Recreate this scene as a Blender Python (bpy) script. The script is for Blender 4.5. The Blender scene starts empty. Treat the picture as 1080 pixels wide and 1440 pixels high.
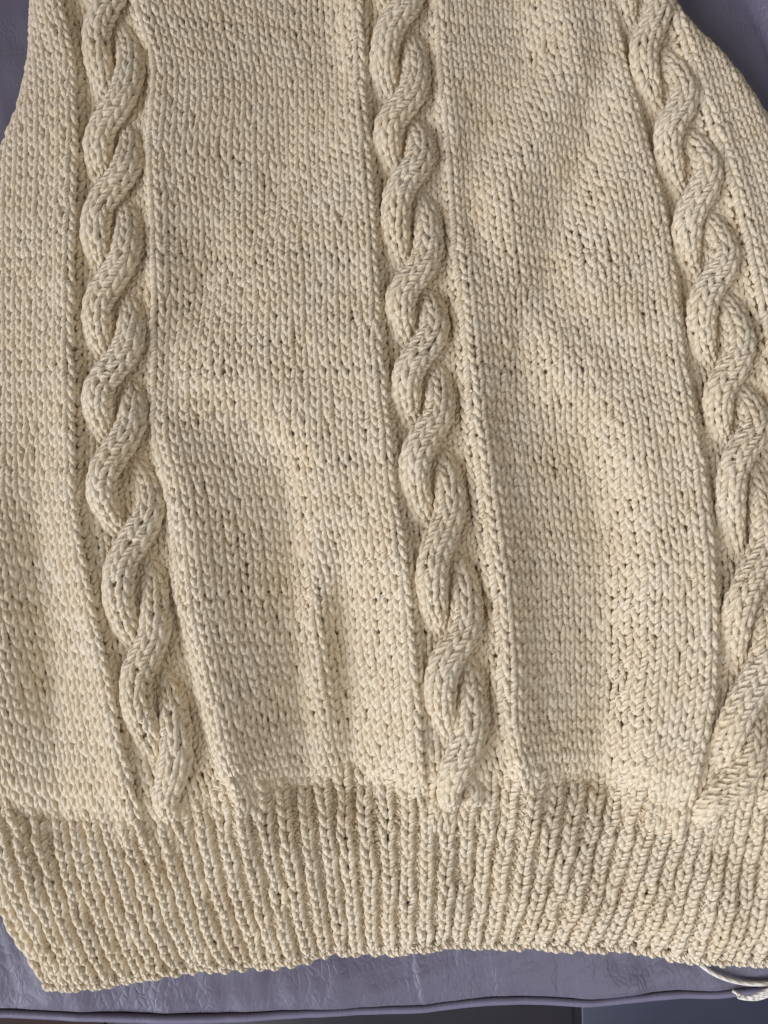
import bpy, math
import numpy as np
from mathutils import Matrix, Vector

rng = np.random.default_rng(7)
S = bpy.context.scene
COL = S.collection
MM = 0.001

# ------------------------------------------------------------------ camera
F = 1088.0                       # focal length in photo pixels (photo is 1080 x 1440)
TILT = math.radians(6.5)
DIST = 0.330
Z0 = 0.013                       # height of the knitted front above the seat
CAM = np.array([0.0, -DIST*math.sin(TILT), Z0 + DIST*math.cos(TILT)])
cd = bpy.data.cameras.new("camera")
cam = bpy.data.objects.new("camera", cd); COL.objects.link(cam)
cam.location = CAM; cam.rotation_euler = (TILT, 0, 0)
cd.sensor_fit = 'VERTICAL'; cd.sensor_height = 24.0; cd.lens = 24.0*F/1440.0
cd.clip_start = 0.01; cd.clip_end = 50
S.camera = cam

def at(px, py, z):
    """world point at height z that is seen at photo pixel (px, py)"""
    px, py, z = np.broadcast_arrays(np.asarray(px, float), np.asarray(py, float), np.asarray(z, float))
    dx = (px-540)/F; dy = -(py-720)/F
    ct, st = math.cos(TILT), math.sin(TILT)
    ry = dy*ct + st; rz = dy*st - ct
    t = (z-CAM[2])/rz
    return np.stack([CAM[0]+t*dx, CAM[1]+t*ry, z], -1)

# ------------------------------------------------------------------ world and light
S.view_settings.view_transform = 'Standard'; S.view_settings.look = 'None'
S.cycles.max_bounces = 7; S.cycles.diffuse_bounces = 5; S.cycles.glossy_bounces = 2; S.cycles.adaptive_threshold = 0.02
S.view_settings.exposure = 0.0; S.view_settings.gamma = 1.0
W = bpy.data.worlds.new("World"); S.world = W; W.use_nodes = True
bg = W.node_tree.nodes['Background']
bg.inputs[0].default_value = (1.0, 0.88, 0.76, 1); bg.inputs[1].default_value = 0.145
def lamp(name, loc, aim, size, power, col):
    l = bpy.data.lights.new(name, 'AREA'); l.shape = 'RECTANGLE'; l.size, l.size_y = size
    l.energy = power; l.color = col
    o = bpy.data.objects.new(name, l); COL.objects.link(o)
    o.location = loc
    o.rotation_euler = (Vector(aim)-Vector(loc)).to_track_quat('-Z', 'Y').to_euler()
    return o
key = lamp("window_light", (-0.92, -0.80, 0.72), (0.13, -0.14, 0), (1.35, 1.1), 5.6, (0.84, 0.865, 1.0))
key.data.spread = math.radians(64)
lamp("side_window_light", (0.36, -0.58, 0.75), (0.12, -0.2, 0), (0.4, 0.4), 2.0, (0.82, 0.88, 1.0))

# ------------------------------------------------------------------ materials
def new_mat(name):
    m = bpy.data.materials.new(name); m.use_nodes = True
    nt = m.node_tree; b = nt.nodes['Principled BSDF']
    return m, nt, b
def nd(nt, typ, **kw):
    n = nt.nodes.new(typ)
    for k, v in kw.items(): setattr(n, k, v)
    return n

def yarn_material(name, c_lo, c_hi, twist=11.0, relief=0.00045):
    m, nt, b = new_mat(name); L = nt.links.new
    uv = nd(nt, 'ShaderNodeUVMap'); uv.uv_map = 'UVMap'
    sep = nd(nt, 'ShaderNodeSeparateXYZ'); L(uv.outputs[0], sep.inputs[0])
    a = nd(nt, 'ShaderNodeMath', operation='MULTIPLY'); a.inputs[1].default_value = twist*2*math.pi; L(sep.outputs[0], a.inputs[0])
    c = nd(nt, 'ShaderNodeMath', operation='MULTIPLY_ADD'); c.inputs[1].default_value = 3*2*math.pi; L(sep.outputs[1], c.inputs[0]); L(a.outputs[0], c.inputs[2])
    tc = nd(nt, 'ShaderNodeTexCoord')
    no = nd(nt, 'ShaderNodeTexNoise'); no.inputs['Scale'].default_value = 900; no.inputs['Detail'].default_value = 3; L(tc.outputs['Object'], no.inputs['Vector'])
    c2 = nd(nt, 'ShaderNodeMath', operation='MULTIPLY_ADD'); c2.inputs[1].default_value = 2.5; L(no.outputs[0], c2.inputs[0]); L(c.outputs[0], c2.inputs[2])
    s = nd(nt, 'ShaderNodeMath', operation='SINE'); L(c2.outputs[0], s.inputs[0])
    ab = nd(nt, 'ShaderNodeMath', operation='MULTIPLY_ADD'); ab.inputs[1].default_value = 0.5; ab.inputs[2].default_value = 0.5; L(s.outputs[0], ab.inputs[0])
    pw = nd(nt, 'ShaderNodeMath', operation='POWER'); pw.inputs[1].default_value = 0.6; L(ab.outputs[0], pw.inputs[0])
    # loose fibres lie along the plies
    no2 = nd(nt, 'ShaderNodeTexNoise'); no2.inputs['Scale'].default_value = 3500; no2.inputs['Detail'].default_value = 2; L(tc.outputs['Object'], no2.inputs['Vector'])
    sm = nd(nt, 'ShaderNodeMath', operation='MULTIPLY_ADD'); sm.inputs[1].default_value = 0.35; L(no2.outputs[0], sm.inputs[0]); L(pw.outputs[0], sm.inputs[2])
    bp = nd(nt, 'ShaderNodeBump'); bp.inputs['Strength'].default_value = 0.9; bp.inputs['Distance'].default_value = relief
    L(sm.outputs[0], bp.inputs['Height']); L(bp.outputs[0], b.inputs['Normal'])
    no3 = nd(nt, 'ShaderNodeTexNoise'); no3.inputs['Scale'].default_value = 60; no3.inputs['Detail'].default_value = 5; L(tc.outputs['Object'], no3.inputs['Vector'])
    mx = nd(nt, 'ShaderNodeMix', data_type='RGBA'); mx.inputs[6].default_value = (*c_lo, 1); mx.inputs[7].default_value = (*c_hi, 1)
    rr = nd(nt, 'ShaderNodeMapRange'); rr.inputs[1].default_value = 0.3; rr.inputs[2].default_value = 0.7; L(no3.outputs[0], rr.inputs[0]); L(rr.outputs[0], mx.inputs[0])
    L(mx.outputs[2], b.inputs['Base Color'])
    b.inputs['Roughness'].default_value = 0.8
    b.inputs['Specular IOR Level'].default_value = 0.25
    b.inputs['Subsurface Weight'].default_value = 0.0; b.inputs['Subsurface Radius'].default_value = (1.0, 0.75, 0.45); b.inputs['Subsurface Scale'].default_value = 0.0014
    b.inputs['Sheen Weight'].default_value = 0.25; b.inputs['Sheen Roughness'].default_value = 0.5
    return m
M_YARN = yarn_material("cream_yarn", (0.845, 0.70, 0.465), (0.90, 0.78, 0.565))
M_BACK, _nt, _b = new_mat("cream_knit_back"); _b.inputs["Base Color"].default_value = (0.78, 0.66, 0.44, 1); _b.inputs["Roughness"].default_value = 0.9
M_TAIL = yarn_material("pale_yarn", (0.82, 0.75, 0.63), (0.88, 0.83, 0.74), twist=40.0, relief=0.0002)

def leather_material():
    m, nt, b = new_mat("mauve_leather"); L = nt.links.new
    tc = nd(nt, 'ShaderNodeTexCoord')
    mp = nd(nt, 'ShaderNodeMapping'); mp.inputs['Scale'].default_value = (1.25, 0.8, 1); L(tc.outputs['Object'], mp.inputs[0])
    wn = nd(nt, 'ShaderNodeTexNoise'); wn.inputs['Scale'].default_value = 90; wn.inputs['Detail'].default_value = 3; L(mp.outputs[0], wn.inputs['Vector'])
    wm = nd(nt, 'ShaderNodeMix', data_type='RGBA'); wm.blend_type = 'ADD'; wm.inputs[0].default_value = 0.012
    L(mp.outputs[0], wm.inputs[6]); L(wn.outputs['Color'], wm.inputs[7])
    v = nd(nt, 'ShaderNodeTexVoronoi', feature='DISTANCE_TO_EDGE'); v.inputs['Scale'].default_value = 230; L(wm.outputs[2], v.inputs['Vector'])
    r = nd(nt, 'ShaderNodeMapRange'); r.inputs[1].default_value = 0.0; r.inputs[2].default_value = 0.22; L(v.outputs['Distance'], r.inputs[0])
    v2 = nd(nt, 'ShaderNodeTexVoronoi', feature='DISTANCE_TO_EDGE'); v2.inputs['Scale'].default_value = 45; L(wm.outputs[2], v2.inputs['Vector'])
    r2 = nd(nt, 'ShaderNodeMapRange'); r2.inputs[1].default_value = 0.0; r2.inputs[2].default_value = 0.10; L(v2.outputs['Distance'], r2.inputs[0])
    n = nd(nt, 'ShaderNodeTexNoise'); n.inputs['Scale'].default_value = 700; n.inputs['Detail'].default_value = 4; L(tc.outputs['Object'], n.inputs['Vector'])
    patch = nd(nt, 'ShaderNodeTexNoise'); patch.inputs['Scale'].default_value = 22; L(tc.outputs['Object'], patch.inputs['Vector'])
    pr = nd(nt, 'ShaderNodeMapRange'); pr.inputs[1].default_value = 0.38; pr.inputs[2].default_value = 0.62; pr.inputs[3].default_value = 0.25; L(patch.outputs[0], pr.inputs[0])
    h1 = nd(nt, 'ShaderNodeMath', operation='MULTIPLY'); L(r.outputs[0], h1.inputs[0]); L(pr.outputs[0], h1.inputs[1])
    h2 = nd(nt, 'ShaderNodeMath', operation='MULTIPLY_ADD'); h2.inputs[1].default_value = 0.15; L(r2.outputs[0], h2.inputs[0]); L(h1.outputs[0], h2.inputs[2])
    h3 = nd(nt, 'ShaderNodeMath', operation='MULTIPLY_ADD'); h3.inputs[1].default_value = 0.5; L(n.outputs[0], h3.inputs[0]); L(h2.outputs[0], h3.inputs[2])
    bp = nd(nt, 'ShaderNodeBump'); bp.inputs['Strength'].default_value = 0.4; bp.inputs['Distance'].default_value = 0.0004
    L(h3.outputs[0], bp.inputs['Height']); L(bp.outputs[0], b.inputs['Normal'])
    mx = nd(nt, 'ShaderNodeMix', data_type='RGBA'); mx.inputs[6].default_value = (0.148, 0.133, 0.18, 1); mx.inputs[7].default_value = (0.19, 0.172, 0.225, 1)
    L(patch.outputs[0], mx.inputs[0]); L(mx.outputs[2], b.inputs['Base Color'])
    b.inputs['Roughness'].default_value = 0.43; b.inputs['Specular IOR Level'].default_value = 0.45
    return m
M_LEATHER = leather_material()
def piping_material():
    m, nt, b = new_mat("mauve_piping"); L = nt.links.new
    tc = nd(nt, 'ShaderNodeTexCoord')
    mp = nd(nt, 'ShaderNodeMapping'); mp.inputs['Scale'].default_value = (1, 0.1, 0.1); L(tc.outputs['Object'], mp.inputs[0])
    n = nd(nt, 'ShaderNodeTexNoise'); n.inputs['Scale'].default_value = 900; n.inputs['Detail'].default_value = 3; L(mp.outputs[0], n.inputs['Vector'])
    bp = nd(nt, 'ShaderNodeBump'); bp.inputs['Strength'].default_value = 0.6; bp.inputs['Distance'].default_value = 0.0003
    L(n.outputs[0], bp.inputs['Height']); L(bp.outputs[0], b.inputs['Normal'])
    b.inputs['Base Color'].default_value = (0.20, 0.18, 0.255, 1); b.inputs['Roughness'].default_value = 0.5
    return m
M_PIPING = piping_material()
def tile_material(name, col):
    m, nt, b = new_mat(name); L = nt.links.new
    tc = nd(nt, 'ShaderNodeTexCoord')
    n = nd(nt, 'ShaderNodeTexNoise'); n.inputs['Scale'].default_value = 25; n.inputs['Detail'].default_value = 6; L(tc.outputs['Object'], n.inputs['Vector'])
    mx = nd(nt, 'ShaderNodeMix', data_type='RGBA'); mx.inputs[6].default_value = (*[c*0.75 for c in col], 1); mx.inputs[7].default_value = (*[c*1.25 for c in col], 1)
    L(n.outputs[0], mx.inputs[0]); L(mx.outputs[2], b.inputs['Base Color'])
    b.inputs['Roughness'].default_value = 0.4
    return m
M_TILE = tile_material("slate_blue_tile", (0.05, 0.058, 0.09))
M_TILE2 = tile_material("grey_brown_tile", (0.05, 0.047, 0.057))
M_TILE3 = tile_material("red_brown_tile", (0.10, 0.06, 0.055))
M_GROUT = tile_material("dark_grout", (0.022, 0.02, 0.022))

# ------------------------------------------------------------------ object helpers
def link(name, me, parent=None, kind=None):
    o = bpy.data.objects.new(name, me); COL.objects.link(o)
    if parent: o.parent = parent
    if kind: o['kind'] = kind
    return o
def mesh_np(name, V, Fq, mat, uvl=None, smooth=True):
    """V (n,3), Fq (m,4) quads, uvl (m*4,2)"""
    me = bpy.data.meshes.new(name)
    V = np.ascontiguousarray(V, np.float32); Fq = np.ascontiguousarray(Fq, np.int32)
    me.vertices.add(len(V)); me.vertices.foreach_set('co', V.ravel())
    me.loops.add(Fq.size); me.loops.foreach_set('vertex_index', Fq.ravel())
    me.polygons.add(len(Fq)); me.polygons.foreach_set('loop_start', np.arange(0, Fq.size, 4, dtype=np.int32))
    me.polygons.foreach_set('loop_total', np.full(len(Fq), 4, np.int32))
    if smooth: me.polygons.foreach_set('use_smooth', np.ones(len(Fq), bool))
    if uvl is not None:
        l = me.uv_layers.new(name='UVMap'); l.data.foreach_set('uv', np.ascontiguousarray(uvl, np.float32).ravel())
    me.materials.append(mat); me.update(calc_edges=True); me.validate()
    return me
def grid_mesh(name, P, mat):
    """P (a,b,3) sheet of points"""
    a, b = P.shape[:2]
    i = np.arange(a*b).reshape(a, b)
    q = np.stack([i[:-1, :-1], i[:-1, 1:], i[1:, 1:], i[1:, :-1]], -1).reshape(-1, 4)
    return mesh_np(name, P.reshape(-1, 3), q, mat)
def norm(a): return a/np.maximum(np.linalg.norm(a, axis=-1, keepdims=True), 1e-12)
def tubes(name, C, N, r, mat, M=7, u0=0.0, u1=1.0):
    """C (s,k,3) centre lines, N (s,k,3) rough normals, r scalar or (s,k): one mesh of s tubes with UVs"""
    s, k = C.shape[:2]
    T = norm(np.gradient(C, axis=1)); B = norm(np.cross(T, N)); N2 = np.cross(B, T)
    th = np.arange(M)*2*np.pi/M
    rr = np.broadcast_to(np.asarray(r, float), (s, k))[:, :, None, None]
    R = C[:, :, None, :] + rr*(np.cos(th)[None, None, :, None]*B[:, :, None, :] + np.sin(th)[None, None, :, None]*N2[:, :, None, :])
    idx = np.arange(s*k*M).reshape(s, k, M); nx = np.roll(idx, -1, 2)
    q = np.stack([idx[:, :-1], nx[:, :-1], nx[:, 1:], idx[:, 1:]], -1).reshape(-1, 4)
    uu = np.linspace(u0, u1, k); vv = np.arange(M+1)/M
    U0 = np.broadcast_to(uu[:-1, None], (k-1, M)); U1 = np.broadcast_to(uu[1:, None], (k-1, M))
    V0 = np.broadcast_to(vv[None, :-1], (k-1, M)); V1 = np.broadcast_to(vv[None, 1:], (k-1, M))
    uv = np.stack([np.stack([U0, V0], -1), np.stack([U0, V1], -1), np.stack([U1, V1], -1), np.stack([U1, V0], -1)], 2)
    uv = np.broadcast_to(uv[None], (s,)+uv.shape).reshape(-1, 2)
    return mesh_np(name, R.reshape(-1, 3), q, mat, uv)

# ------------------------------------------------------------------ plan of the sweater, read off the photograph
def curve(pts):
    p = np.array(pts, float); o = np.argsort(p[:, 0]); p = p[o]
    xs = np.arange(p[0, 0], p[-1, 0]+1, 4.0); ys = np.interp(xs, p[:, 0], p[:, 1])
    k = np.exp(-0.5*(np.arange(-12, 13)/4.0)**2); k /= k.sum()
    ys = np.convolve(np.pad(ys, 12, mode='reflect', reflect_type='odd'), k, 'valid')
    return lambda v: np.interp(v, xs, ys)
A_R = curve([(-200,80),(0,95),(50,108),(100,118),(200,120),(300,116),(400,115),(500,115),(600,118),(700,119),(760,130),(850,147),(950,170),(1050,190),(1130,208),(1250,225)])
A_OUT = curve([(-200,50),(0,35),(60,34),(100,27),(150,14),(180,2),(210,-11),(260,-30),(400,-52),(900,-60),(1060,-100),(1250,-100)])
B_L = curve([(-200,165),(0,180),(50,196),(100,212),(150,210),(200,204),(250,205),(300,208),(400,208),(500,205),(600,204),(680,226),(750,237),(850,246),(950,272),(1050,297),(1110,325),(1250,345)])
B_R = curve([(-200,512),(0,517),(100,520),(160,523),(250,530),(330,536),(400,540),(500,545),(600,556),(700,565),(800,582),(900,590),(1000,597),(1100,603),(1250,605)])
C_L = curve([(-200,600),(0,603),(100,608),(160,613),(200,618),(300,625),(400,632),(500,642),(600,650),(700,662),(800,678),(900,688),(1000,691),(1050,700),(1100,722),(1250,730)])
C_R = curve([(-200,838),(0,867),(100,886),(150,899),(200,910),(250,925),(300,940),(400,958),(500,967),(600,982),(700,995),(800,1003),(900,1003),(960,1000),(1020,991),(1080,976),(1130,970),(1250,960)])
D_L = curve([(-200,880),(-50,912),(0,924),(50,937),(100,955),(170,975),(200,988),(250,1006),(300,1020),(400,1045),(500,1065),(600,1080),(700,1095),(800,1108),(900,1110),(1080,1100),(1250,1090)])
D_OUT = curve([(-200,900),(-50,925),(0,944),(20,962),(45,993),(65,1014),(90,1041),(120,1062),(153,1084),(200,1112),(300,1165),(400,1195),(600,1230),(800,1245),(1250,1240)])
CAB = [curve([(-200,138),(0,150),(100,166),(200,164),(300,161),(450,163),(600,163),(680,178),(770,191),(860,198),(950,213),(1050,236),(1150,252),(1250,262)]),
       curve([(-200,556),(30,560),(100,563),(200,567),(300,578),(400,583),(500,592),(600,597),(700,609),(800,627),(900,636),(1000,640),(1080,646),(1150,650),(1250,652)]),
       curve([(-200,880),(0,899),(50,906),(120,932),(200,953),(250,970),(330,986),(400,1000),(500,1014),(600,1033),(700,1044),(800,1052),(900,1048),(1000,1042),(1060,1028),(1110,1006),(1150,985),(1250,950)])]
CROSS = [[-90,25,163,277,397,523,630,770,925,1095,1260], [-85,33,157,257,390,500,613,757,910,1057,1210], [-65,55,173,283,400,527,633,797,965,1110,1260]]
HT = curve([(-200,1090),(-20,1110),(60,1152),(130,1148),(200,1140),(250,1146),(300,1120),(345,1106),(520,1100),(620,1106),(730,1098),(830,1096),(900,1112),(970,1130),(1020,1128),(1080,1118),(1300,1120)])
HB = curve([(-100,1388),(50,1385),(75,1389),(100,1384),(160,1378),(210,1367),(260,1361),(320,1358),(360,1351),(410,1347),(450,1338),(540,1333),(600,1328),(720,1326),(830,1328),(900,1334),(950,1341),(1000,1347),(1050,1350),(1300,1351)])
RIBX = np.array([(-70,40),(-20,70),(20,100),(95,160),(170,232),(240,300),(375,413),(470,495),(565,567),(700,680),(860,797),(935,880),(1040,1000),(1100,1062),(1180,1145),(1260,1225)], float)

def fnoise(seed, n=7, fmin=0.004, fmax=0.03):
    r = np.random.default_rng(seed)
    f = np.exp(r.uniform(np.log(fmin), np.log(fmax), n)); a = r.uniform(0, 2*np.pi, n); p = r.uniform(0, 2*np.pi, n)
    w = (fmin/f)**0.5
    return lambda x, y: sum(w[i]*np.sin(2*np.pi*f[i]*(x*np.cos(a[i])+y*np.sin(a[i]))+p[i]) for i in range(n))/np.sqrt((w**2).sum())
nz_fold = fnoise(3, 8, 0.003, 0.012); nz_x = fnoise(5, 8, 0.004, 0.03); nz_y = fnoise(6, 8, 0.004, 0.03); nz_s = fnoise(8, 12, 0.01, 0.05)

def seg_dist(x, y, pts):
    """signed distance to a polyline (positive to the right of its direction) """
    best = np.full(np.shape(x), 1e9); sg = np.zeros(np.shape(x))
    for (x0, y0), (x1, y1) in zip(pts[:-1], pts[1:]):
        dx, dy = x1-x0, y1-y0; L2 = dx*dx+dy*dy
        t = np.clip(((x-x0)*dx+(y-y0)*dy)/L2, 0, 1)
        d = np.hypot(x-x0-t*dx, y-y0-t*dy); s = np.sign((x-x0)*dy-(y-y0)*dx)
        m = d < best; best = np.where(m, d, best); sg = np.where(m, s, sg)
    return best, sg
# rise and fall of the cloth: for each photo row, (x px, height mm) nodes of panels A, B and C
RELIEF_A = {-200:[(-80,0),(0,0),(60,1),(100,1)], 300:[(-80,-1),(0,-1),(60,0),(115,1)], 600:[(-80,-1),(10,-1),(60,0),(118,2)],
    750:[(-80,0),(0,2),(50,-2),(128,3.5)], 950:[(-80,0),(10,2.5),(70,-3),(168,4)], 1100:[(-80,0),(0,1),(80,-2),(195,3.5)], 1200:[(-80,0),(0,1),(80,-2),(215,3.5)]}
RELIEF_B = {-200:[(165,2),(200,2),(330,-1),(400,-2),(440,-2),(480,1),(515,2)], 100:[(212,3),(260,2.2),(340,0),(420,-2),(480,-4.5),(510,1),(520,1)],
    250:[(205,3),(240,2.2),(320,-1),(400,-4.5),(440,-1),(478,2.5),(530,2)], 400:[(208,3),(250,0),(292,-3.5),(340,0.5),(385,3.4),(450,2),(540,1)],
    520:[(205,0),(225,-2.5),(260,1),(300,3.6),(360,2),(430,1),(545,2)], 650:[(215,0),(250,3.4),(330,0),(405,-2.6),(445,1.6),(500,2),(560,3)],
    750:[(237,1),(275,4),(350,0),(414,-4),(440,1.0),(500,2),(575,4)], 850:[(246,1),(280,4.6),(350,0),(420,-4.2),(440,1.2),(478,-4.6),(585,5)],
    950:[(272,1),(300,5),(370,0),(424,-4.6),(446,0.8),(488,-5.5),(592,5.5)], 1060:[(300,2),(325,5),(380,0),(430,-4.2),(456,-2.5),(498,-5.8),(600,5.5)], 1200:[(330,2),(345,4),(390,0),(430,-3),(456,-2.5),(498,-3.8),(604,4)]}
RELIEF_C = {-200:[(603,1),(650,1),(700,2),(780,-1),(820,1),(830,1),(838,1)], 100:[(608,1),(650,1),(745,-3.2),(805,3.4),(840,1),(862,0),(886,1)],
    180:[(615,1),(640,0),(690,-3.2),(760,3.6),(832,-1.8),(872,2),(905,1)], 280:[(622,0),(630,-1),(648,-2.6),(702,2.8),(800,-2.8),(860,2.2),(935,1)],
    400:[(632,0),(650,2),(700,1),(730,0),(768,-3.2),(830,2.4),(958,0)], 500:[(642,1),(660,3),(700,0),(735,-3.2),(782,2.7),(870,-1),(967,1)],
    600:[(650,1),(668,3.4),(700,0),(740,-1.5),(820,-3),(880,2),(982,2)], 720:[(662,1),(690,4.4),(750,-0.5),(790,-2),(852,-4.4),(905,2.5),(997,3)],
    900:[(688,2),(710,4.6),(760,-0.5),(800,-2.5),(862,-5),(908,2.5),(1000,4.6)], 1080:[(708,2),(725,4),(770,0),(800,-2),(857,-4.6),(898,2.6),(975,4.6)], 1200:[(725,2),(740,3),(780,0),(800,-1),(857,-3),(898,1.6),(970,3)]}
GS = 6.0; GX = np.arange(-240, 1440, GS); GY = np.arange(-240, 1260, GS)
def relief_map():
    def nodes(R, y):
        ks = sorted(R); a = np.array([R[k] for k in ks], float)
        return np.stack([[np.interp(y, ks, a[:, n, c]) for n in range(a.shape[1])] for c in (0, 1)])
    M = np.zeros((len(GY), len(GX)))
    for i, y in enumerate(GY):
        na, nb, nc = nodes(RELIEF_A, y), nodes(RELIEF_B, y), nodes(RELIEF_C, y)
        dl = D_L(y); nd_ = np.array([(dl, dl+70, dl+160), (2.5, 2.2, -0.5)])
        x = np.concatenate([na[0], nb[0], nc[0], nd_[0]]); z = np.concatenate([na[1], nb[1], nc[1], nd_[1]])
        x = np.maximum.accumulate(x + np.arange(len(x))*1e-3)
        M[i] = np.interp(GX, x, z)
    k = np.exp(-0.5*(np.arange(-6, 7)/1.4)**2); k /= k.sum()
    M = np.apply_along_axis(lambda r: np.convolve(np.pad(r, 6, mode='edge'), k, 'valid'), 1, M)
    k = np.exp(-0.5*(np.arange(-10, 11)/4.0)**2); k /= k.sum()
    M = np.apply_along_axis(lambda r: np.convolve(np.pad(r, 10, mode='edge'), k, 'valid'), 0, M)
    return M
RMAP = relief_map()
def folds(x, y):
    fx = np.clip((x-GX[0])/GS, 0, len(GX)-1.001); fy = np.clip((y-GY[0])/GS, 0, len(GY)-1.001)
    i = fx.astype(int); j = fy.astype(int); a = fx-i; b = fy-j
    z = (RMAP[j, i]*(1-a)+RMAP[j, i+1]*a)*(1-b) + (RMAP[j+1, i]*(1-a)+RMAP[j+1, i+1]*a)*b
    return (1.9*z + 0.4*nz_fold(x, y))*MM
def Yrow(v): return 4715*np.exp(-0.003545*np.asarray(v, float)) - 3610
NR = 81

def rows_y(x, v):
    y = Yrow(v)
    lean = 0.30*np.clip((x-885), 0, 200)*np.clip((900-y)/500, 0, 1)
    return y + (HT(x)-1105)*np.exp(-np.maximum(v, 0)/12.0) - lean + 2.0*nz_y(x, y)
def hem_z(v):
    return (0.5*np.exp(-((v-5)/5.0)**2) - 3.2*np.exp(-(np.maximum(v+0.5, 0)/1.6)**2))*MM

def span_patch(GL, GR, n):
    def P(u, v):
        f = u/n
        x = GL(Yrow(v))*(1-f)+GR(Yrow(v))*f
        for _ in range(2):
            y = rows_y(x, v); x = GL(y)*(1-f)+GR(y)*f
        x = x + 2.2*nz_x(x, y)*np.sin(np.pi*np.clip(f, 0, 1))
        de = np.minimum(u, n-u)*15.5
        z = Z0 + folds(x, y) + hem_z(v) + (-3.6*np.exp(-(np.maximum(de, 0)/7.0)**2) + 0.9*np.exp(-((de-20)/14.0)**2))*MM
        p = at(x, y, Z0); p[..., 2] = z
        return p
    return P
def roll_patch(G, OUT, sgn, n):
    """columns run parallel to G and roll over the garment's folded edge OUT"""
    PX = 15.6
    def P(u, v):
        d = u*PX
        x = G(Yrow(v)) + sgn*np.minimum(d, 100)*0.6
        for _ in range(2):
            y = rows_y(x, v)
            w = np.maximum((OUT(y)-G(y))*sgn, 6.0)
            R = np.minimum(34.0, w*0.8)
            fl = w-R
            th = np.maximum(d-fl, 0)/R
            thc = np.minimum(th, 2.6)
            off = np.where(d < fl, d, fl + R*np.sin(thc))
            x = G(y) + sgn*off
        z = Z0 + folds(x, y)*np.where(th > 0, np.clip(1-th, 0.0, 1), 1) + hem_z(v) - (R*0.30*MM)*(1-np.cos(thc))
        z = z + (-4.5*np.exp(-(np.maximum(d, 0)/7.0)**2) + 1.2*np.exp(-((d-20)/14.0)**2))*MM
        p = at(x, y, Z0); p[..., 2] = np.maximum(z, 0.0035)
        return p
    return P

# ------------------------------------------------------------------ stitches
def stitch_curve(K=17):
    t = np.linspace(0, 2*np.pi, K)
    return t, t/(2*np.pi)-0.5 + 0.215*np.sin(2*t), -0.90*np.cos(t), -np.cos(2*t)
def normals(P, u, v, e=0.25):
    return norm(np.cross(P(u+e, v)-P(u-e, v), P(u, v+e)-P(u, v-e)))
ROWJ = rng.normal(0, 1, (400, 3))
def column_mesh(name, P, uc, rows, r, depth, front=1.0, K=17, M=7, jit=1.0, width=1.0, zoff=0.0, roll=0.0, mat=None):
    """one vertical column of interlocked loops, centred on surface coordinate uc"""
    t, a, b, z = stitch_curve(K)
    rows = np.asarray(rows, float); s = len(rows)
    j = rng.standard_t(5, (s, 6))*0.7*jit; rj = ROWJ[(rows.astype(int)+5) % 400]
    amp = 1+0.10*j[:, 0:1]+0.04*rj[:, 1:2]
    skew = 0.05*j[:, 4:5]
    u = uc + width*(a[None]*(1+0.06*j[:, 5:6]) + 0.035*j[:, 1:2] + skew*np.sin(t)[None])
    v = rows[:, None] + b[None]*amp + 0.06*j[:, 2:3] + 0.07*rj[:, 0:1]
    # keep neighbours joined at the ends of the loop
    N = normals(P, u, v)
    h = depth*front*z[None]*(1+0.12*j[:, 3:4]) + zoff + roll*(a[None])
    C = P(u, v) + N*h[..., None]
    th = r*(1+0.09*rng.normal(0, 1, (s, 1))*jit)*(1+0.14*np.sin(t-0.3)[None]**2)
    return tubes(name, C, N, th, mat or M_YARN, M)

def sheet(name, P, u0, u1, nu, v0, v1, nv, zoff):
    U, V = np.meshgrid(np.linspace(u0, u1, nu), np.linspace(v0, v1, nv))
    p = P(U, V); p = p + normals(P, U, V)*zoff
    return grid_mesh(name, p, M_BACK)

sweater = bpy.data.objects.new("sweater", None); COL.objects.link(sweater)
sweater['label'] = "cream hand-knitted sweater with three twisted cables and ribbed hem, lying on mauve leather"
sweater['category'] = "sweater"

R_Y = 1.18*MM; D_Y = 0.72*MM
ROWS = np.arange(0, NR)
def stocking_panel(P, n, u_start=0):
    part = link("stocking_stitch_panel", sheet("stocking_stitch_panel", P, 0, n, n*2+1, -1, NR, 160, -2.0*MM), sweater)
    for c in range(n):
        link("knit_column", column_mesh("knit_column", P, c+0.5, np.arange(-int(rng.integers(0, 3)), NR), R_Y, D_Y), part)
    return part
PA = roll_patch(A_R, A_OUT, -1, 15); PB = span_patch(B_L, B_R, 21); PC = span_patch(C_L, C_R, 20); PD = roll_patch(D_L, D_OUT, 1, 12)
def mirror(P, n): return lambda u, v: P(n-np.asarray(u, float), v)
stocking_panel(mirror(PA, 15), 15)
stocking_panel(PB, 21); stocking_panel(PC, 20); stocking_panel(PD, 11)

# purl ground that shows beside and between the cable strands
def ground_patch(GL, GR, n):
    def P(u, v):
        f = u/n
        x = GL(Yrow(v))*(1-f)+GR(Yrow(v))*f
        for _ in range(2):
            y = rows_y(x, v); x = GL(y)*(1-f)+GR(y)*f
        z = Z0 + folds(x, y) + hem_z(v) - (4.6-2.2*np.exp(-(np.maximum(v, 0)/5.0)**2))*MM
        p = at(x, y, Z0); p[..., 2] = z
        return p
    return P
for GL, GR in ((A_R, B_L), (B_R, C_L), (C_R, D_L)):
    n = 6; P = ground_patch(GL, GR, n)
    part = link("purl_ground", sheet("purl_ground", P, -0.6, n+0.6, n*2+1, -1, NR, 160, -2.2*MM), sweater)
    for c in range(n):
        link("purl_column", column_mesh("purl_column", P, c+0.5, np.arange(-3, NR), R_Y*0.95, D_Y*0.9, K=15, M=6), part)

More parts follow.
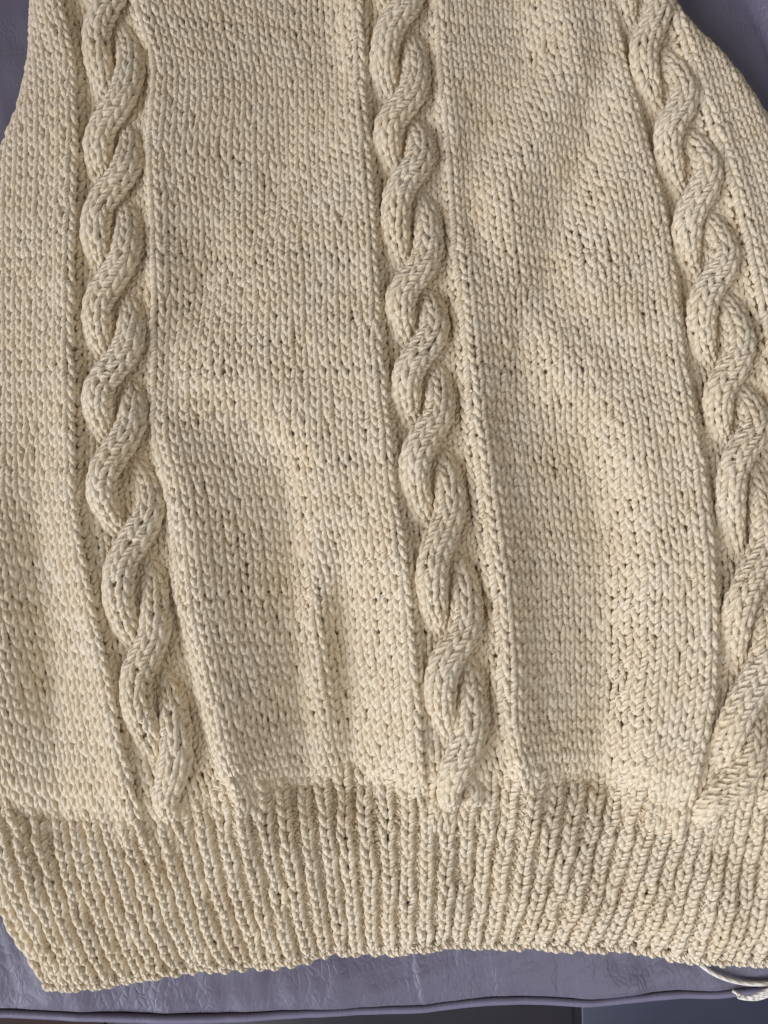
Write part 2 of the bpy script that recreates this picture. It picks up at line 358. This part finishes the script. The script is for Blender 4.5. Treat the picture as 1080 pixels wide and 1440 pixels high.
# cable strands: two to a cable, each three stitches wide, winding round each other
def strand_patch(ci, par):
    cr = np.array(CROSS[ci], float); th_c = np.pi/2 + np.pi*np.arange(len(cr)) + np.pi*par
    v_of_y = np.linspace(-6, NR+8, 800); y_of_v = Yrow(v_of_y)
    sx = {0: 1.0, 1: 1.0, 2: 1.0}[ci]
    def centre(y):
        th = np.interp(y, cr, th_c) + 0.06*np.sin(y/37.0+ci)
        A = np.interp(y, [-50, 100, 600, 900, 1110, 1160], [22, 23, 24, 24, 20, 8])
        if ci == 0: A = A*(1+0.35*np.exp(-((y-700)/55.0)**2))
        c0 = np.cos(th); x = CAB[ci](y) + A*(0.5*c0+0.5*np.sin(np.pi/2*c0))
        lift = 0.2 + np.sin(th) + 0.2*np.cos(2*th)
        z = Z0 + folds(x, y) + hem_z(np.interp(-y, -y_of_v, v_of_y))*0.6 + (-1.6 + 4.2*lift*np.clip((1165-y)/35, 0.15, 1) - 2.2*np.clip((y-1112)/35, 0, 1.2))*MM
        p = at(x, y, Z0); p[..., 2] = np.maximum(z, 0.006)
        return p, lift
    ys = np.linspace(-70, 1150 if ci != 1 else 1128, 900)
    pc, lift = centre(ys)
    ln = np.concatenate([[0], np.cumsum(np.linalg.norm(np.diff(pc, axis=0), axis=1))])
    # rows run upward: v = 0 at the hem
    tot = ln[-1]; nrows = int(tot/(5.5*MM)); vv = (tot-ln)/tot*nrows
    T = norm(np.gradient(pc, axis=0)); T = -T     # upward along the strand
    Nn = np.tile([0, 0, 1.0], (len(ys), 1)); Bn = norm(np.cross(T, Nn)); Nn = np.cross(Bn, T)
    o = np.argsort(vv); vv, pc, T, Bn, Nn, lf = vv[o], pc[o], T[o], Bn[o], Nn[o], lift[o]
    def ip(q, a): return np.stack([np.interp(q, vv, a[:, i]) for i in range(3)], -1)
    def P(u, v):                                 # u in -1.5 .. 1.5
        v = np.asarray(v, float); u = np.asarray(u, float)
        c, b, n = ip(v, pc), ip(v, Bn), ip(v, Nn)
        k = np.clip(0.55+v/9.0, 0.55, 1)*(0.90+0.10*np.interp(v, vv, lf))
        ph = u*math.radians(57)
        return c + b*(5.4*MM*k*np.sin(ph))[..., None] + n*(4.5*MM*k*(np.cos(ph)-0.55))[..., None]
    return P, nrows
for ci in range(3):
    for par in range(2):
        P, nrows = strand_patch(ci, par)
        part = link("cable_strand", sheet("cable_strand", P, -2.2, 2.2, 15, 2.0, nrows, nrows*2, -1.7*MM), sweater)
        for c in (-1, 0, 1):
            link("knit_column", column_mesh("knit_column", P, c, np.arange(0, nrows), R_Y, D_Y*0.9), part)

# ribbed hem
NRIB = 50; RR = 17
rib_u = np.linspace(0, NRIB, len(RIBX))
def rib_x(u):
    # even ribs along the hem's lower edge
    xb = np.interp(u, [0, NRIB], [42, 1225]); xt = np.interp(xb, RIBX[:, 1], RIBX[:, 0])
    return xt, xb
def PR(u, v):
    u = np.asarray(u, float); v = np.asarray(v, float)
    xt, xb = rib_x(u)
    ext = np.minimum(u, 0)*12
    f = v/RR; fc = np.clip(f, -0.2, 1.15)
    bend = 6*np.sin(np.pi*np.clip(f, 0, 1))
    x = xb*(1-fc) + xt*fc + ext + bend*0.6*np.tanh((xb-550)/200) + 1.6*nz_x(xb*1.3, v*14) + 1.3*nz_s(xb*2.3, v*16)
    y = HB(xb)*(1-fc) + (HT(xt)+4)*fc + 1.2*nz_y(xb, v*14)
    z = 0.0090 + 3.0*MM*np.clip(f, 0, 1.1) + 1.2*MM*nz_fold(x*1.5, y) + 2.0*MM*np.sin(np.pi*np.clip(f, 0, 1)) - 2.2*MM*np.exp(-(np.maximum(v, 0)/2.5)**2) - 2.0*MM*np.clip((v-RR+1.2)/2.0, 0, 1.2)
    wj = np.clip(f, 0, 1.1)**3; z = z*(1-wj) + (Z0 + folds(x, y) - 2.6*MM - 2.6*MM*np.max([np.exp(-((x-g(y))/76.0)**8) for g in CAB], axis=0))*wj
    z = z - 5*MM*np.exp(-(np.maximum(u, 0)/0.9)**2)
    fr = u-np.floor(u)-0.5
    p = at(x, y, 0.0105); p[..., 2] = np.maximum(z, 0.0042)
    return p
def PRs(u, v):   # smooth
    return PR(u, v)
rib_part = link("ribbed_hem", sheet("ribbed_hem", lambda u, v: PR(u, v), -0.2, NRIB, NRIB*2, -0.4, RR+0.6, 40, -2.6*MM), sweater)
for c in range(NRIB):
    xb = rib_x(c+0.5)[1]
    rl = np.interp(xb, [0, 350, 600, 900], [-1.4, -1.4, -0.3, 0.5])*MM
    link("rib", column_mesh("rib", PR, c+0.5, np.arange(0, RR+1+int(rng.integers(0, 2)))+0.4, R_Y*1.0, D_Y, width=0.69, zoff=0.7*MM, roll=rl), rib_part)
    link("purl_column", column_mesh("purl_column", PR, c+1.0, np.arange(0, RR+2)+0.4, R_Y*0.95, D_Y*0.8, front=-1.0, K=13, M=6, width=0.46, zoff=-1.1*MM), rib_part)
# cast-on edge: two strands twisted along the bottom
uu = np.linspace(0.0, NRIB, NRIB*14)
for ph in (0, math.pi):
    base = PR(uu, np.full_like(uu, -0.75))
    an = uu*2*np.pi + ph
    base[:, 1] += 0.8*MM*np.cos(an) - 0.35*MM*np.cos(uu*2*np.pi-3.0) + 0.5*MM*nz_s(uu*60, uu*0); base[:, 2] += -0.7*MM + 1.0*MM*np.sin(an)
    Nn = np.tile([0, 0, 1.0], (len(uu), 1))
    link("cast_on_edge", tubes("cast_on_edge", base[None], Nn[None], R_Y*1.02, M_YARN, 8, 0, NRIB*0.55), sweater)

# fine fibres standing off the yarn
def fuzz(P, n, u0, u1, v0, v1, off):
    u = rng.uniform(u0, u1, n); v = rng.uniform(v0, v1, n)
    p = P(u, v); Nn = normals(P, u, v)
    d = rng.normal(0, 1, (n, 3)); d = norm(d - 0.75*(d*Nn).sum(-1, keepdims=True)*Nn); d = norm(d + Nn*rng.uniform(0, 0.5, (n, 1)))
    e = norm(rng.normal(0, 1, (n, 3)))
    Lh = rng.uniform(0.8, 2.6, (n, 1, 1))*MM
    t = np.linspace(0, 1, 3)[None, :, None]
    C = (p+Nn*off)[:, None] + d[:, None]*t*Lh + e[:, None]*(t**2)*Lh*0.35
    return C, np.repeat(Nn[:, None], 3, 1)
FZ = [fuzz(PA, 4600, 0, 14, 0, 80, 1.2*MM), fuzz(PB, 6500, 0, 21, 0, 80, 1.2*MM), fuzz(PC, 6500, 0, 20, 0, 80, 1.2*MM), fuzz(PD, 4600, 0, 12, 0, 80, 1.2*MM),
      fuzz(PR, 6500, 0, NRIB, 0, RR, 1.6*MM), fuzz(PR, 3600, 0, NRIB, -1.0, -0.2, 0.3*MM)]
for ci in range(3):
    for par in range(2):
        P, nrows = strand_patch(ci, par); FZ.append(fuzz(P, 1000, -1.4, 1.4, 1, nrows, 1.2*MM))
for lx, ly in ((226,692),(345,592),(517,410),(1046,489),(300,585),(950,190),(760,268),(90,655)):   # bits of lint
    n = 45; c = at(lx, ly, Z0); c[2] = Z0 + folds(np.array([lx*1.0]), np.array([ly*1.0]))[0] + 1.6*MM
    d = norm(rng.normal(0, 1, (n, 3))*np.array([1, 1.6, 0.35])); e = norm(rng.normal(0, 1, (n, 3))*np.array([1, 1, 0.3])); t = np.linspace(-0.5, 0.5, 3)[None, :, None]
    FZ.append((c + rng.normal(0, 0.5*MM, (n, 1, 3))*np.array([1, 1.8, 0.3]) + d[:, None]*t*2.6*MM + e[:, None]*t**2*2.5*MM, np.tile([0, 0, 1.0], (n, 3, 1))))
link("fuzz", tubes("fuzz", np.concatenate([f[0] for f in FZ]), np.concatenate([f[1] for f in FZ]), 0.024*MM, M_TAIL, 3), sweater, 'stuff')

# loose ends of yarn
def yarn_line(name, pts, r, zs, mat, n=120, parent=None, u=0.22):
    pts = np.array(pts, float); q = np.linspace(0, len(pts)-1, n); i = np.arange(len(pts))
    w = at(pts[:, 0], pts[:, 1], np.array(zs))
    def cr(a):
        out = np.zeros((n,)); 
        for k_, t_ in enumerate(q):
            b = min(int(t_), len(a)-2); f = t_-b
            p0, p1, p2, p3 = a[max(b-1, 0)], a[b], a[b+1], a[min(b+2, len(a)-1)]
            out[k_] = 0.5*(2*p1+(p2-p0)*f+(2*p0-5*p1+4*p2-p3)*f*f+(3*p1-p0-3*p2+p3)*f**3)
        return out
    C = np.stack([cr(w[:, k]) for k in range(3)], -1)
    N = np.tile([0, 0, 1.0], (n, 1))
    return link(name, tubes(name, C[None], N[None], r, mat, 9, 0, u), parent)
yarn_line("yarn_tail", [(975,1345),(990,1360),(1008,1371),(1030,1379),(1055,1383),(1085,1383),(1120,1378)], 1.0*MM, [0.004,0.0025,0.002,0.002,0.002,0.003,0.003], M_TAIL, parent=sweater)
for k in range(4):
    yarn_line("yarn_tail", [(1115+k*3,1372+k*4),(1087,1388+k*3.2),(1068,1397+k*2.4),(1054,1402+k*1.0),(1042-k,1400+k*.9),(1030+k*4,1393+k*1.8)], 0.62*MM,
              [0.004,0.005+.0004*k,0.0045,0.004,0.002,0.0005], M_TAIL, parent=sweater)

# ------------------------------------------------------------------ leather seat
seat = bpy.data.objects.new("armchair", None); COL.objects.link(seat)
seat['label'] = "mauve leather armchair seat with piped front edge lying under the cream sweater"
seat['category'] = "armchair"
EDGE = curve([(-900,1424),(-100,1424),(0,1422),(100,1427),(200,1430),(300,1430),(400,1424),(500,1419),(600,1416),(650,1409),(700,1404),(770,1404),(830,1408),(900,1400),(960,1394),(1000,1397),(1050,1391),(1100,1386),(1300,1386),(2000,1386)])
nz_l = fnoise(21, 10, 0.004, 0.03)
WRINK = [([(578,1345),(583,1385),(590,1412)], 3.5, -0.7), ([(585,1340),(592,1380),(598,1410)], 3, 0.4), ([(790,1340),(783,1370),(786,1400)], 4, -0.6),
         ([(640,1345),(634,1380)], 4, -0.4), ([(470,1350),(455,1410)], 4, -0.45), ([(905,1350),(885,1390)], 4, -0.5), ([(845,1335),(838,1360),(845,1395)], 5, -0.5),
         ([(180,1390),(186,1420)], 4, -0.4), ([(30,1395),(60,1415)], 4, -0.35), ([(-5,1310),(22,1400)], 5, -0.4), ([(380,1360),(372,1405)], 3, -0.35), ([(1085,1372),(1068,1374),(1040,1380),(1010,1374)], 3, -0.3)]
xs = np.concatenate([np.linspace(-900, -60, 22), np.linspace(-40, 1140, 330), np.linspace(1160, 2000, 22)])
fs = np.concatenate([np.linspace(0, 0.83, 120), np.linspace(0.835, 1, 90)])
X, Fv = np.meshgrid(xs, fs)
Ytop = -900.0
Yp = Ytop + (EDGE(X)-1-Ytop)*Fv
zz = (0.45*nz_l(X, Yp) + 1.0*nz_l(X*0.3+50, Yp*0.3))*MM
for pts, w, h in WRINK:
    d, s = seg_dist(X, Yp, pts); zz = zz + 0.6*h*MM*np.exp(-(d/w)**2)
de = (EDGE(X)-1-Yp)
zz = zz - 1.3*MM*np.exp(-(np.maximum(de, 0)/10.0)) - 0.6*MM - 0.004*np.clip((de-1500)/900, 0, 1)
P = at(X, Yp, 0.0); P[..., 2] = zz
link("seat_cushion", grid_mesh("seat_cushion", P, M_LEATHER), seat)
# piping along the front
px = np.linspace(-900, 2000, 500); C = at(px, EDGE(px)+2.2, -0.0028)
C[:, 2] = -0.0028 + 0.25*MM*nz_l(px, px*0)
N = np.tile([0, 0, 1.0], (len(px), 1))
link("piping", tubes("piping", C[None], N[None], 1.75*MM, M_PIPING, 12, 0, 60), seat)
# front face of the seat, falling to the floor and tucked under the piping
zf = np.linspace(-0.006, -0.36, 24); Ff = at(px, EDGE(px)-2, -0.006)
G = np.repeat(Ff[None], len(zf), 0); G[..., 2] = zf[:, None]
G[..., 1] += (-0.006*np.sin(np.linspace(0, np.pi, len(zf))))[:, None] + np.linspace(0, .02, len(zf))[:, None]
link("front_panel", grid_mesh("front_panel", G, M_LEATHER), seat)
# arm of the chair: a rounded leather roll beyond the sweater's upper right, with the seam where it meets the seat
line = curve([(-900,600),(-300,960),(-60,1016),(0,1040),(30,1055),(60,1070),(100,1084),(300,1150),(600,1330),(1400,1700)])
yy = np.linspace(-900, 1380, 160); th = np.linspace(-0.5, np.pi*0.62, 26)
base = at(line(yy), yy, 0.0)
tg = norm(np.gradient(base, axis=0)); out = np.stack([-tg[:, 1], tg[:, 0], 0*tg[:, 0]], -1)
out = out*np.sign(out[:, :1])
Rr = 0.07
P = base[:, None, :] + out[:, None, :]*(Rr*(1-np.cos(th)))[None, :, None]*1.4
P[..., 2] = (Rr*0.42*np.sin(th))[None, :] + 0.0005 + 0.6*MM*nz_l(yy, yy*.5)[:, None]
link("armrest", grid_mesh("armrest", P, M_LEATHER), seat)

# ------------------------------------------------------------------ floor with tiles
ZF = -0.42
def box_mesh(name, x0, x1, y0, y1, z0, z1, mat, bev=0.0015):
    xs_ = [x0, x0+bev, x1-bev, x1]
    V = []
    V += [(x0, y0, z0), (x1, y0, z0), (x1, y1, z0), (x0, y1, z0)]
    V += [(x0, y0, z1-bev), (x1, y0, z1-bev), (x1, y1, z1-bev), (x0, y1, z1-bev)]
    V += [(x0+bev, y0+bev, z1), (x1-bev, y0+bev, z1), (x1-bev, y1-bev, z1), (x0+bev, y1-bev, z1)]
    Q = [(3, 2, 1, 0)]
    for a in (0, 4):
        for i in range(4): Q.append((a+i, a+(i+1) % 4, a+4+(i+1) % 4, a+4+i))
    Q.append((8, 9, 10, 11))
    return mesh_np(name, np.array(V), np.array(Q), mat, smooth=False)
floor = link("floor", box_mesh("floor", -3, 3, -3, 3, ZF-0.05, ZF-0.004, M_GROUT), None, 'structure')
g1 = at(812, 1432, ZF)[0]; g0 = at(152, 1436, ZF)[0]
TS = g1-g0
for i in range(-3, 4):
    for j in range(-3, 2):
        x0 = g1 + i*TS; y0 = at(540, 1440, ZF)[1] - 0.15 + j*TS
        mat = M_TILE if i >= 0 else (M_TILE2 if i == -1 else M_TILE3)
        link("floor_tile", box_mesh("floor_tile", x0+0.004, x0+TS-0.004, y0+0.004, y0+TS-0.004, ZF-0.006, ZF, mat), floor)

tri = sum(len(o.data.loops)-2*len(o.data.polygons) for o in S.objects if o.type == 'MESH')
print("triangles", tri, "objects", len(S.objects))
